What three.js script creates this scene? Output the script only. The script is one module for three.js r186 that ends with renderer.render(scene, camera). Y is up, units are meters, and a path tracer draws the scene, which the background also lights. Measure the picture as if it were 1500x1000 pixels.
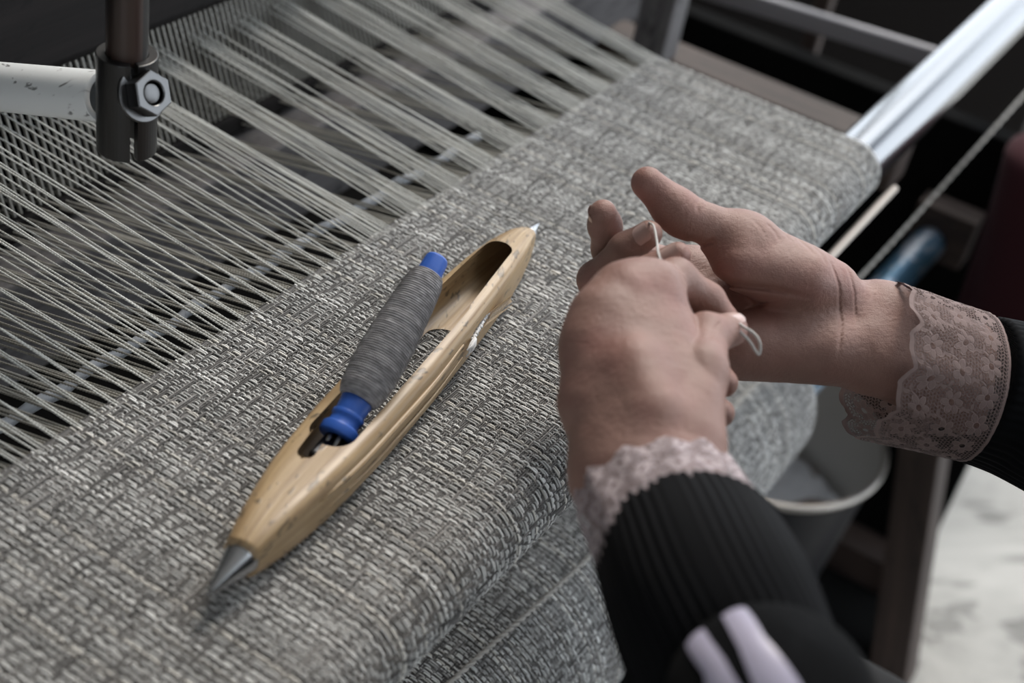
import * as THREE from 'three';
import { mergeGeometries } from 'three/addons/utils/BufferGeometryUtils.js';
import { RoundedBoxGeometry } from 'three/addons/geometries/RoundedBoxGeometry.js';
import { Brush, Evaluator, SUBTRACTION } from 'three-bvh-csg';

// ------------------------------------------------------------------ camera, sky, light, exposure
const scene = new THREE.Scene();
const FOCAL = 2100;                                   // pixels, for a 1500 x 1000 frame
const EYE = new THREE.Vector3(-0.6124, 0.496, 0.2922);
const AX = new THREE.Vector3(0.52898, 0.16229, 0.83296);     // camera right
const AD = new THREE.Vector3(-0.43533, -0.79060, 0.43064);   // camera down
const AF = new THREE.Vector3(0.72848, -0.59040, -0.34757);   // camera forward
const camera = new THREE.PerspectiveCamera(2 * Math.atan(500 / FOCAL) * 180 / Math.PI, 1.5, 0.02, 60);
camera.position.copy(EYE);
camera.quaternion.setFromRotationMatrix(new THREE.Matrix4().makeBasis(AX, AD.clone().negate(), AF.clone().negate()));
camera.focus = 0.80;
camera.userData.fStop = 4.5;
scene.add(camera);
scene.background = new THREE.Color(0.86, 0.93, 1.0);      // overcast daylight
scene.environment = null;
scene.backgroundIntensity = 1.0;
const renderer = new THREE.WebGLRenderer({ antialias: true });
renderer.toneMapping = THREE.LinearToneMapping;
renderer.toneMappingExposure = 2.55;
renderer.shadowMap.enabled = true;
const sun = new THREE.DirectionalLight(0xfff4e6, 0.9);    // sun behind thin cloud: a very wide source
sun.position.set(2.6, 3.0, -0.6); sun.target.position.set(0, 0, 0);
sun.castShadow = true; sun.shadow.radius = 40; sun.shadow.mapSize.set(2048, 2048);
Object.assign(sun.shadow.camera, { left: -3, right: 3, top: 3, bottom: -3, near: 0.1, far: 12 });
scene.add(sun, sun.target);

// ------------------------------------------------------------------ helpers
const V = (x, y, z) => new THREE.Vector3(x, y, z);
const at = (px, py, d) => EYE.clone().addScaledVector(AX, (px - 750) / FOCAL * d).addScaledVector(AD, (py - 500) / FOCAL * d).addScaledVector(AF, d);
function RNG(s) { return () => { s = (s + 0x6d2b79f5) | 0; let t = Math.imul(s ^ (s >>> 15), 1 | s); t = (t + Math.imul(t ^ (t >>> 7), 61 | t)) ^ t; return ((t ^ (t >>> 14)) >>> 0) / 4294967296; }; }
const clamp = (x, a = 0, b = 1) => Math.min(b, Math.max(a, x)), mix = (a, b, t) => a + (b - a) * t;
const sstep = (a, b, x) => { const t = clamp((x - a) / (b - a)); return t * t * (3 - 2 * t); };
const hash = (x, y, z) => { let h = Math.imul(x, 374761393) + Math.imul(y, 668265263) + Math.imul(z, 2147483647 ^ 0x5bd1e995); h = Math.imul(h ^ (h >>> 13), 1274126177); return ((h ^ (h >>> 16)) >>> 0) / 4294967296; };
function noise(x, y, z) {
  const i = Math.floor(x), j = Math.floor(y), k = Math.floor(z); x -= i; y -= j; z -= k;
  x = x * x * (3 - 2 * x); y = y * y * (3 - 2 * y); z = z * z * (3 - 2 * z);
  const c = (a, b, d) => hash(i + a, j + b, k + d);
  return mix(mix(mix(c(0, 0, 0), c(1, 0, 0), x), mix(c(0, 1, 0), c(1, 1, 0), x), y), mix(mix(c(0, 0, 1), c(1, 0, 1), x), mix(c(0, 1, 1), c(1, 1, 1), x), y), z);
}
const fbm = (x, y, z) => 0.5 * noise(x, y, z) + 0.3 * noise(2.1 * x, 2.1 * y, 2.1 * z) + 0.2 * noise(4.3 * x, 4.3 * y, 4.3 * z);
const taken = {};
function numbered(n) { const k = taken[n] = (taken[n] ?? -1) + 1; return k ? n + '_' + String(k).padStart(3, '0') : n; }
function mesh(name, geo, mat, parent) { const m = new THREE.Mesh(geo, mat); m.name = parent === scene ? numbered(name) : name; m.castShadow = m.receiveShadow = true; if (parent !== scene) m.name = numbered(name); parent.add(m); return m; }
function tag(o, label, category, group, kind) { if (label) o.userData.label = label; if (category) o.userData.category = category; if (group) o.userData.group = group; if (kind) o.userData.kind = kind; return o; }
function thing(name, label, category, pos = [0, 0, 0]) { const o = new THREE.Group(); o.name = numbered(name); o.position.set(...pos); scene.add(o); return tag(o, label, category); }
function std(o) { return new THREE.MeshStandardMaterial(o); }
function phys(o) { return new THREE.MeshPhysicalMaterial(o); }
const lin = (r, g, b) => new THREE.Color().setRGB(r, g, b);
// a texture computed texel by texel: f(u, v) -> [r, g, b] sRGB 0..1 (colour) or a number
function tex(w, h, f, color = true) {
  const d = new Uint8Array(w * h * 4);
  for (let y = 0, o = 0; y < h; y++) for (let x = 0; x < w; x++, o += 4) { const c = f(x / w, y / h), a = c.length ? c : [c, c, c]; for (let k = 0; k < 3; k++) d[o + k] = clamp(a[k]) * 255; d[o + 3] = 255; }
  const t = new THREE.DataTexture(d, w, h); t.wrapS = t.wrapT = THREE.RepeatWrapping; t.magFilter = THREE.LinearFilter; t.minFilter = THREE.LinearMipmapLinearFilter; t.generateMipmaps = true;
  if (color) t.colorSpace = THREE.SRGBColorSpace; t.needsUpdate = true; return t;
}
// noise that repeats on the unit square
const ring = (u, v, fu, fv, s = 0) => { const a = u * 2 * Math.PI, b = v * 2 * Math.PI; return fbm(fu * Math.cos(a) / 6.283 + 10 + s, fu * Math.sin(a) / 6.283 + fv * Math.cos(b) / 6.283 + 20, fv * Math.sin(b) / 6.283 + 30 + s); };
function geom(pos, nor, uv, idx, col) {
  const g = new THREE.BufferGeometry();
  g.setAttribute('position', new THREE.Float32BufferAttribute(pos, 3));
  if (nor) g.setAttribute('normal', new THREE.Float32BufferAttribute(nor, 3));
  if (uv) g.setAttribute('uv', new THREE.Float32BufferAttribute(uv, 2));
  if (col) g.setAttribute('color', new THREE.Float32BufferAttribute(col, 3));
  g.setIndex(idx); if (!nor) g.computeVertexNormals(); return g;
}
// a surface through rings of points: rows[i][j], closed round j if wrap; uv from uvf(i, j)
function skin(rows, wrap, uvf, caps) {
  const n = rows[0].length, m = rows.length, pos = [], uv = [], idx = [];
  for (let i = 0; i < m; i++) for (let j = 0; j < n + (wrap ? 1 : 0); j++) { const p = rows[i][j % n]; pos.push(p.x, p.y, p.z); uv.push(...(uvf ? uvf(i, j) : [j / n, i / m])); }
  const w = n + (wrap ? 1 : 0);
  for (let i = 0; i < m - 1; i++) for (let j = 0; j < w - 1; j++) { const a = i * w + j, b = a + 1, c = a + w, d = c + 1; idx.push(a, b, c, b, d, c); }
  if (caps) for (const [i, flip] of [[0, true], [m - 1, false]]) { const c = V(0, 0, 0); rows[i].forEach((p) => c.add(p)); c.divideScalar(n); const ci = pos.length / 3; pos.push(c.x, c.y, c.z); uv.push(...(uvf ? uvf(i, 0) : [0, 0])); for (let j = 0; j < w - 1; j++) flip ? idx.push(ci, i * w + j + 1, i * w + j) : idx.push(ci, i * w + j, i * w + j + 1); }
  const g = geom(pos, null, uv, idx);
  if (wrap) { const N = g.attributes.normal; for (let i = 0; i < m; i++) { const a = i * w, b = a + w - 1, s = V(N.getX(a) + N.getX(b), N.getY(a) + N.getY(b), N.getZ(a) + N.getZ(b)).normalize(); N.setXYZ(a, s.x, s.y, s.z); N.setXYZ(b, s.x, s.y, s.z); } }
  return g;
}
const frameOf = (dir, up = V(0, 1, 0)) => { const t = dir.clone().normalize(); let s = new THREE.Vector3().crossVectors(up, t); if (s.lengthSq() < 1e-6) s = new THREE.Vector3().crossVectors(V(1, 0, 0), t); s.normalize(); return [t, s, new THREE.Vector3().crossVectors(t, s)]; };
// tube along points with a radius (or [rSide, rUp]) for each
function tube(pts, rad, seg = 12, up, capped = true, bump) {
  const rows = pts.map((p, i) => {
    const d = (pts[i + 1] ?? p).clone().sub(pts[i - 1] ?? p), [, s, u] = frameOf(d, up), r = Array.isArray(rad) ? rad[i] : rad, [rs, ru] = Array.isArray(r) ? r : [r, r], row = [];
    for (let j = 0; j < seg; j++) { const a = -j / seg * 2 * Math.PI, k = bump ? bump(i, j) : 0; row.push(p.clone().addScaledVector(s, (rs + k) * Math.cos(a)).addScaledVector(u, (ru + k) * Math.sin(a))); }
    return row;
  });
  let len = 0; const L = pts.map((p, i) => (len += i ? p.distanceTo(pts[i - 1]) : 0)), r0 = Array.isArray(rad) ? (rad[0][0] ?? rad[0]) : rad;
  return skin(rows, true, (i, j) => [L[i], j / seg * 6.283 * r0], capped);
}
const lathe = (prof, seg = 32) => new THREE.LatheGeometry(prof.map(([r, y]) => new THREE.Vector2(r, y)), seg);
function pipe(a, b, r, seg = 32, bevel = 0.001) {   // closed round bar with softened rims
  const L = a.distanceTo(b), g = lathe([[0, 0], [r - bevel, 0], [r, bevel], [r, L * 0.5], [r, L - bevel], [r - bevel, L], [0, L]], seg), q = new THREE.Quaternion().setFromUnitVectors(V(0, 1, 0), b.clone().sub(a).normalize());
  const uv = g.attributes.uv, ps = g.attributes.position; for (let i = 0; i < uv.count; i++) uv.setXY(i, ps.getY(i), uv.getX(i) * 6.283 * r);
  g.applyQuaternion(q).translate(a.x, a.y, a.z); return g;
}
function board(a, b, w, h, up = V(0, 1, 0), r = 0.003) {   // bar from a to b, w across, h along up; uv in metres, u along
  const L = a.distanceTo(b), g = new RoundedBoxGeometry(L, h, w, 2, Math.min(r, w / 2.2, h / 2.2)), [t, s, u] = frameOf(b.clone().sub(a), up), c = a.clone().add(b).multiplyScalar(0.5);
  const ps = g.attributes.position, nn = g.attributes.normal, uv = g.attributes.uv;
  for (let i = 0; i < uv.count; i++) uv.setXY(i, ps.getX(i), Math.abs(nn.getY(i)) > 0.6 ? ps.getZ(i) : Math.abs(nn.getX(i)) > 0.6 ? ps.getZ(i) : ps.getY(i) + 0.3);
  g.applyMatrix4(new THREE.Matrix4().makeBasis(t, u, s.clone().negate()).setPosition(c)); return g;
}
// surface nets over a distance field (negative inside)
function nets(field, lo, hi, cell) {
  const nx = Math.ceil((hi.x - lo.x) / cell) + 1, ny = Math.ceil((hi.y - lo.y) / cell) + 1, nz = Math.ceil((hi.z - lo.z) / cell) + 1, F = new Float32Array(nx * ny * nz);
  for (let K = 0; K < nz; K += 4) for (let J = 0; J < ny; J += 4) for (let I = 0; I < nx; I += 4) {   // blocks far from the surface take one value
    const f = field(lo.x + (I + 1.5) * cell, lo.y + (J + 1.5) * cell, lo.z + (K + 1.5) * cell), far = Math.abs(f) > cell * 3 + 0.005;
    for (let k = K; k < Math.min(K + 4, nz); k++) for (let j = J; j < Math.min(J + 4, ny); j++) for (let i = I; i < Math.min(I + 4, nx); i++) F[i + nx * (j + ny * k)] = far ? f : field(lo.x + i * cell, lo.y + j * cell, lo.z + k * cell);
  }
  const id = new Int32Array(nx * ny * nz).fill(-1), pos = [], idx = [], at3 = (i, j, k) => i + nx * (j + ny * k);
  const E = [[0, 1], [2, 3], [4, 5], [6, 7], [0, 2], [1, 3], [4, 6], [5, 7], [0, 4], [1, 5], [2, 6], [3, 7]];
  for (let k = 0; k < nz - 1; k++) for (let j = 0; j < ny - 1; j++) for (let i = 0; i < nx - 1; i++) {
    const v = [0, 1, 2, 3, 4, 5, 6, 7].map((c) => F[at3(i + (c & 1), j + ((c >> 1) & 1), k + (c >> 2))]); let s = 0; for (const x of v) s += x < 0; if (!s || s === 8) continue;
    let x = 0, y = 0, z = 0, n = 0;
    for (const [a, b] of E) if (v[a] < 0 !== v[b] < 0) { const t = v[a] / (v[a] - v[b]); x += (a & 1) + t * ((b & 1) - (a & 1)); y += ((a >> 1) & 1) + t * (((b >> 1) & 1) - ((a >> 1) & 1)); z += (a >> 2) + t * ((b >> 2) - (a >> 2)); n++; }
    id[at3(i, j, k)] = pos.length / 3; pos.push(lo.x + (i + x / n) * cell, lo.y + (j + y / n) * cell, lo.z + (k + z / n) * cell);
  }
  const quad = (a, b, c, d, f) => { if (a < 0 || b < 0 || c < 0 || d < 0) return; f ? idx.push(a, b, c, a, c, d) : idx.push(a, c, b, a, d, c); };
  for (let k = 1; k < nz - 1; k++) for (let j = 1; j < ny - 1; j++) for (let i = 1; i < nx - 1; i++) {
    const f = F[at3(i, j, k)] < 0;
    if (f !== F[at3(i + 1, j, k)] < 0) quad(id[at3(i, j - 1, k - 1)], id[at3(i, j, k - 1)], id[at3(i, j, k)], id[at3(i, j - 1, k)], f);
    if (f !== F[at3(i, j + 1, k)] < 0) quad(id[at3(i - 1, j, k - 1)], id[at3(i - 1, j, k)], id[at3(i, j, k)], id[at3(i, j, k - 1)], f);
    if (f !== F[at3(i, j, k + 1)] < 0) quad(id[at3(i - 1, j - 1, k)], id[at3(i, j - 1, k)], id[at3(i, j, k)], id[at3(i - 1, j, k)], f);
  }
  const nor = [], e = cell * 0.6;
  for (let p = 0; p < pos.length; p += 3) { const [x, y, z] = [pos[p], pos[p + 1], pos[p + 2]]; const g = V(field(x + e, y, z) - field(x - e, y, z), field(x, y + e, z) - field(x, y - e, z), field(x, y, z + e) - field(x, y, z - e)).normalize(); nor.push(g.x, g.y, g.z); }
  return { pos, nor, idx };
}
const smin = (a, b, k) => { const h = Math.max(k - Math.abs(a - b), 0) / k; return Math.min(a, b) - h * h * k * 0.25; };
function cap(a, b, ra, rb) {   // tapered capsule distance
  const bx = b.x - a.x, by = b.y - a.y, bz = b.z - a.z, L2 = bx * bx + by * by + bz * bz;
  return (x, y, z) => { const px = x - a.x, py = y - a.y, pz = z - a.z, t = clamp((px * bx + py * by + pz * bz) / L2), dx = px - bx * t, dy = py - by * t, dz = pz - bz * t; return Math.sqrt(dx * dx + dy * dy + dz * dz) - ra - (rb - ra) * t; };
}

// ------------------------------------------------------------------ textures and materials
const woodTex = (seed, dark, light, streak = 1) => tex(512, 256, (u, v) => {
  const g = ring(u, v, 3, 70 * streak, seed), w = ring(u, v, 9, 22, seed + 5), s = Math.pow(ring(u, v, 6, 130, seed + 9), 3) * 1.6;
  const t = clamp(0.15 + 0.55 * g + 0.5 * (w - 0.5) - 0.35 * s + 0.15); const sp = 1 - 0.35 * sstep(0.66, 0.74, ring(u, v, 40, 40, seed + 31)); return [0, 1, 2].map((k) => mix(dark[k], light[k], t) * sp);
});
const tile = (t, su, sv = su) => { const c = t.clone(); c.repeat.set(1 / su, 1 / sv); c.needsUpdate = true; return c; };
const paleWood = woodTex(3, [0.50, 0.39, 0.27], [0.83, 0.73, 0.57]), brownWood = woodTex(8, [0.13, 0.10, 0.09], [0.36, 0.29, 0.26]), greyWood = woodTex(13, [0.30, 0.29, 0.30], [0.56, 0.55, 0.55]), blackWood = woodTex(21, [0.03, 0.027, 0.027], [0.155, 0.135, 0.135]);
const M = {
  shuttle: phys({ map: tile(paleWood, 0.30, 0.10), bumpMap: tile(paleWood, 0.30, 0.10), bumpScale: 0.0005, roughness: 0.42, clearcoat: 0.25, clearcoatRoughness: 0.35 }),
  brown: std({ map: tile(brownWood, 0.6, 0.25), roughness: 0.7 }), grey: std({ map: tile(greyWood, 0.6, 0.25), roughness: 0.75 }), black: phys({ map: tile(blackWood, 0.5, 0.2), color: lin(0.75, 0.72, 0.72), bumpMap: tile(blackWood, 0.5, 0.2), bumpScale: 0.001, roughness: 0.75, specularIntensity: 0.35 }),
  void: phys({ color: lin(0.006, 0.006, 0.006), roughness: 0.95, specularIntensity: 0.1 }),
  chrome: std({ color: lin(0.30, 0.305, 0.32), metalness: 1, roughness: 0.22 }),
  steel: std({ color: lin(0.55, 0.56, 0.58), metalness: 1, roughness: 0.27 }),
  nut: std({ color: lin(0.15, 0.15, 0.152), metalness: 1, roughness: 0.32 }),
  rust: phys({ map: tex(256, 256, (u, v) => { const n = ring(u, v, 14, 14, 4), m = sstep(0.58, 0.72, n); return [mix(0.065, 0.22, m), mix(0.055, 0.155, m), mix(0.06, 0.13, m)]; }), metalness: 0.2, roughness: 0.45, clearcoat: 0.45, clearcoatRoughness: 0.22 }),
  plastic: std({ map: tile(tex(512, 256, (u, v) => { const n = ring(u, v, 30, 30, 7), m = sstep(0.66, 0.78, n) * sstep(0.52, 0.62, ring(u, v, 6, 6, 2)), c = mix(0.97, 0.5, m); return [c * 0.985, c * 0.995, c]; }), 0.2, 0.1), roughness: 0.35 }),
  blue: phys({ color: lin(0.035, 0.125, 0.52), roughness: 0.42, bumpMap: null }),
  warp: std({ color: lin(1, 1, 1), vertexColors: true, roughness: 0.95 }),
  thread: std({ color: lin(0.66, 0.66, 0.63), roughness: 0.9 }),
  white: std({ color: lin(0.72, 0.72, 0.72), roughness: 0.8 }),
};

// ------------------------------------------------------------------ the place: floor, wall, roof
const FLOOR = -0.76;
{
  const conc = tex(1024, 1024, (u, v) => { const a = ring(u, v, 12, 12, 1), b = ring(u, v, 60, 60, 3), s = sstep(0.62, 0.70, ring(u, v, 24, 24, 9)); const c = 0.66 + 0.16 * (a - 0.5) + 0.10 * (b - 0.5) - 0.14 * s; return [c, c * 0.99, c * 0.965]; });
  const fm = std({ map: tile(conc, 1.0), bumpMap: tile(conc, 1.0), bumpScale: 0.002, roughness: 0.85 });
  const slab = (name, a, b, m) => { const g = new THREE.BoxGeometry(b[0] - a[0], b[1] - a[1], b[2] - a[2]), p = g.attributes.position, n = g.attributes.normal, uv = g.attributes.uv; g.translate((a[0] + b[0]) / 2, (a[1] + b[1]) / 2, (a[2] + b[2]) / 2); for (let i = 0; i < p.count; i++) Math.abs(n.getY(i)) > 0.5 ? uv.setXY(i, p.getX(i), p.getZ(i)) : uv.setXY(i, p.getX(i) + p.getZ(i), p.getY(i)); const o = mesh(name, g, m, scene); o.userData.kind = 'structure'; return o; };
  slab('floor', [-4, FLOOR - 0.1, -3.2], [5, FLOOR, 4], fm);
  const plaster = std({ map: tile(tex(256, 256, (u, v) => { const c = 0.62 + 0.12 * (ring(u, v, 14, 14, 6) - 0.5); return [c, c * 0.98, c * 0.95]; }), 1.2), roughness: 0.9 });
  slab('wall_back', [-4, FLOOR, -3.3], [5, 1.75, -3.1], plaster);
  slab('wall_left', [-4.1, FLOOR, -3.1], [-3.9, 1.75, 0.9], plaster);
  slab('wall_front', [-4.1, FLOOR, 2.4], [0.3, 1.75, 2.6], plaster);
  slab('ceiling_2', [0.5, 1.75, -3.3], [5, 1.87, -1.0], plaster);
  slab('trim_1', [1.5, 1.73, 0.50], [5, 1.87, 1.65], std({ color: lin(0.10, 0.12, 0.16), roughness: 0.8 }));
  slab('ceiling', [-4.1, 1.75, -3.3], [0.5, 1.87, 2.6], plaster);
}

// ------------------------------------------------------------------ woven cloth
const X1_ = 0.42;
const FELL = -0.1245, BEAM_R = 0.0235, BEAM_Y = -0.0249, BEAM_Z = 0.0604, X0 = X1_ - 9 * 0.1008, X1 = 0.42;
const NB = 48, SP = 0.0021, BLOCK = NB * SP, WS = 0.00125;           // ends in a block, their spacing, spacing of picks
// over[i][j]: whether end i lies over pick j (irregular crepe weave made of small floats)
function draft(ends, picks, seed) {
  const r = RNG(seed), o = Array.from({ length: ends }, () => new Uint8Array(picks));
  for (let i = 0; i < ends;) {
    const w = Math.min(ends - i, 1 + (r() < 0.55 ? 1 : 0));
    const sh = Math.floor(r() * 3);
    for (let j = Math.floor(r() * 3), up = r() < 0.5; j < picks; up = !up) { const L = up ? 2 + Math.floor(r() * 4.2) : 1 + Math.floor(r() * 3.6); for (let k = 0; k < L && j < picks; k++, j++) for (let a = 0; a < w; a++) o[i + a][(j + (a ? sh : 0)) % picks] = up ? 1 : 0; }
    i += w;
  }
  for (let k = 0; k < ends * picks * 0.012; k++) { const i = Math.floor(r() * ends), j = Math.floor(r() * picks), n = 3 + Math.floor(r() * 5), h = r() < 0.4 ? 2 : 1; for (let a = 0; a < n; a++) for (let b = 0; b < h; b++) if (j + b < picks) o[(i + a) % ends][j + b] = 0; }
  for (let k = 0; k < ends * picks * 0.03; k++) o[Math.floor(r() * ends)][Math.floor(r() * picks)] ^= 1;
  return o;
}
function ribbon(out, pts, nrm, side, r, col, seg = 4, spread = 1.9) {   // rounded upper half of a yarn
  const b = out.pos.length / 3, n = pts.length;
  for (let i = 0; i < n; i++) for (let k = 0; k <= seg; k++) {
    const a = (k / seg - 0.5) * 2 * spread, c = Math.cos(a), s = Math.sin(a), N = nrm[i], S = side[i] ?? side, p = pts[i], rr = r[i] ?? r;
    out.pos.push(p.x + rr * (c * N.x + s * S.x), p.y + rr * (c * N.y + s * S.y), p.z + rr * (c * N.z + s * S.z)); out.nor.push(c * N.x + s * S.x, c * N.y + s * S.y, c * N.z + s * S.z); out.col.push(...col[i]);
  }
  for (let i = 0; i < n - 1; i++) for (let k = 0; k < seg; k++) { const a = b + i * (seg + 1) + k, c = a + seg + 1; out.idx.push(a, c, a + 1, a + 1, c, c + 1); }
}
const newOut = () => ({ pos: [], nor: [], col: [], idx: [] });
function weave(place, picks, seed, amp = 0.00042) {   // place(p, h) -> {y, z, ny, nz}; one block, x from 0 to BLOCK
  const o = draft(NB, picks, seed), r = RNG(seed + 1), wa = newOut(), we = newOut();
  const jx = Array.from({ length: NB }, (_, i) => (i % 2 ? -1 : 1) * 0.0003 + (r() - 0.5) * 0.0006);
  for (let i = 0; i < NB; i++) {
    const pts = [], nr = [], col = [], rad = [], base = (0.46 + 0.42 * r()) * (0.78 + 0.5 * noise(i * 0.37, seed, 4)), warm = r() < 0.12;
    for (let j = 0; j < picks * 2 - 1; j++) {
      const q = j / 2, a = o[i][Math.floor(q)], b = o[i][Math.ceil(q)], h = ((a + b) - 1) * amp, P = place(q * WS, h), n = noise(i * 7.3, q * 0.13, seed), t = base * (0.80 + 0.4 * n);
      pts.push(V(i * SP + SP / 2 + jx[i] + 0.00025 * (noise(i * 3.1, q * 0.22, 5) - 0.5), P.y, P.z)); nr.push(V(0, P.ny, P.nz)); col.push(warm ? [t, t * 0.97, t * 0.91] : [t, t, t * 0.985]); rad.push(0.00052 + 0.00018 * (noise(i * 5.7, q * 0.35, 9) - 0.5));
    }
    ribbon(wa, pts, nr, V(1, 0, 0), rad, col, 3);
  }
  for (let j = 0; j < picks; j++) {
    const pts = [], nr = [], sd = [], col = [], rad = [], base = (0.12 + 0.18 * Math.pow(hash(j, seed, 3), 1.5)) * (0.65 + 0.7 * noise(j * 0.21, seed, 8)), rr = 0.00032 + 0.00020 * hash(j, 7, seed), jj = (hash(j, 3, 3) - 0.5) * 0.0004;
    for (let i = 0; i <= NB * 2; i++) {
      const q = i / 2 - 0.5, c = (k) => o[((k % NB) + NB) % NB][j], h = (1 - c(Math.floor(q)) - c(Math.ceil(q))) * amp, P = place(j * WS + jj + 0.0002 * Math.sin(i / NB * Math.PI + j), h), t = base * (0.75 + 0.5 * noise((i % (NB * 2)) * 0.11, j * 9.1, seed));
      pts.push(V((q + 0.5) * SP, P.y, P.z)); nr.push(V(0, P.ny, P.nz)); sd.push(V(0, -P.nz, P.ny)); col.push([t * 1.02, t * 0.98, t * 0.95]); rad.push(rr);
    }
    ribbon(we, pts, nr, sd.map((s) => s.clone().negate()), rad, col, 3);
  }
  return [wa, we].map((a) => geom(a.pos, a.nor, null, a.idx, a.col));
}
function blocks(name, geo, parent) {
  const n = Math.round((X1 - X0) / BLOCK), m = new THREE.InstancedMesh(geo, M.warp, n), r = RNG(77);
  for (let i = 0; i < n; i++) { m.setMatrixAt(i, new THREE.Matrix4().makeTranslation(X0 + i * BLOCK, 0, 0)); const c = 0.94 + 0.1 * r(); m.setColorAt(i, lin(c, c, c)); }
  m.name = numbered(name); m.castShadow = m.receiveShadow = true; m.userData.kind = 'stuff'; parent.add(m); return m;
}
{
  const FLAT = BEAM_Z - FELL, RN = -BEAM_Y;
  const place = (p, h) => { if (p < FLAT) { const dip = 0; return { y: h + dip, z: FELL + p, ny: 1, nz: 0 }; } const a = (p - FLAT) / RN, R = RN + h; return { y: BEAM_Y + R * Math.cos(a), z: BEAM_Z + R * Math.sin(a), ny: Math.cos(a), nz: Math.sin(a) }; };
  const picks = Math.floor((FLAT + RN * 3.1) / WS), [wa, we] = weave(place, picks, 11);
  const c = thing('woven_cloth', 'grey and cream handwoven cloth stretched flat on the loom and bending over the steel beam', 'cloth');
  blocks('warp_yarns', wa, c); blocks('weft_yarns', we, c);
  // the roll below
  const RR = 0.0835, RY = -0.273, RZ = 0.022, place2 = (p, h) => { const a = p / RR - 1.2, R = RR + h; return { y: RY + R * Math.cos(a), z: RZ + R * Math.sin(a), ny: Math.cos(a), nz: Math.sin(a) }; };
  const [wb, wf] = weave(place2, Math.floor(RR * 4.2 / WS), 23);
  const roll = thing('cloth_roll', 'thick roll of finished grey and cream cloth below the steel beam', 'cloth roll');
  blocks('warp_yarns', wb, roll); blocks('weft_yarns', wf, roll);
  const core = pipe(V(X0, RY, RZ), V(X1 - 0.002, RY, RZ), RR - 0.0007, 64, 0.004);
  mesh('rolled_layers', core, std({ color: lin(0.20, 0.195, 0.185), roughness: 0.95 }), roll);
}

// ------------------------------------------------------------------ open warp
const REED_B = V(0, -0.037, -0.328), REED_T = V(0, 0.041, -0.358);
{
  // one two-ply thread, 1 m long along -z
  const make = (seed) => { const r = RNG(seed), gs = []; for (let k = 0; k < 2; k++) { const pts = []; for (let i = 0; i <= 420; i++) { const t = i / 420, a = t * 2 * Math.PI * 62 + k * Math.PI, q = 0.00022 + 0.00008 * noise(t * 40, seed, 1); pts.push(V(q * Math.cos(a), q * Math.sin(a), -t)); } gs.push(tube(pts, 0.00040, 5, V(0, 1, 0), false)); } return mergeGeometries(gs); };
  const g = make(1), ends = Math.floor((X1 - X0) / SP), r = RNG(5), list = [];
  for (let i = 0; i < ends; i++) {
    const x = X0 + (i + 0.5) * SP, k = i % 20, loose = x < 0.02;
    let up = k === 0 || k === 2 || (k > 3 && k < 14);
    if (loose) up = (i % 6 === 0 || i % 6 === 1 || r() < 0.10);
    const y = up ? 0.012 + 0.010 * r() + (k % 3 === 0 ? 0.006 : 0) + (loose ? 0.004 * r() : 0) : -0.040 - 0.008 * r() + (r() < 0.15 ? 0.016 : 0);
    const a = V(x + (r() - 0.5) * 0.0008, 0.0002, FELL + 0.004 + 0.002 * r()), b = V((x + (up && !loose ? (8 - k) * 0.0007 : 0)) * 1.045 - 0.003 + (r() - 0.5) * 0.0016, y, -0.345), d = b.clone().sub(a), L = d.length() * 1.12;
    const q = new THREE.Quaternion().setFromUnitVectors(V(0, 0, -1), d.normalize()), t = 0.8 + 0.25 * r();
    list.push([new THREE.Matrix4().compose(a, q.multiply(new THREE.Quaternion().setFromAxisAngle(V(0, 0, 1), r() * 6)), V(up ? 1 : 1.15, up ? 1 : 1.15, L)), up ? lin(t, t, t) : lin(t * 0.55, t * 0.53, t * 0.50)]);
  }
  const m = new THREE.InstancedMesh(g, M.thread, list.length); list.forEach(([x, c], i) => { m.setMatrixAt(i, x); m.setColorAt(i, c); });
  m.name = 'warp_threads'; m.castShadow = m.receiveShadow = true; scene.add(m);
  tag(m, 'open shed of pale twisted warp threads running from the reed to the cloth', 'yarn', null, 'stuff');
}
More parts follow.
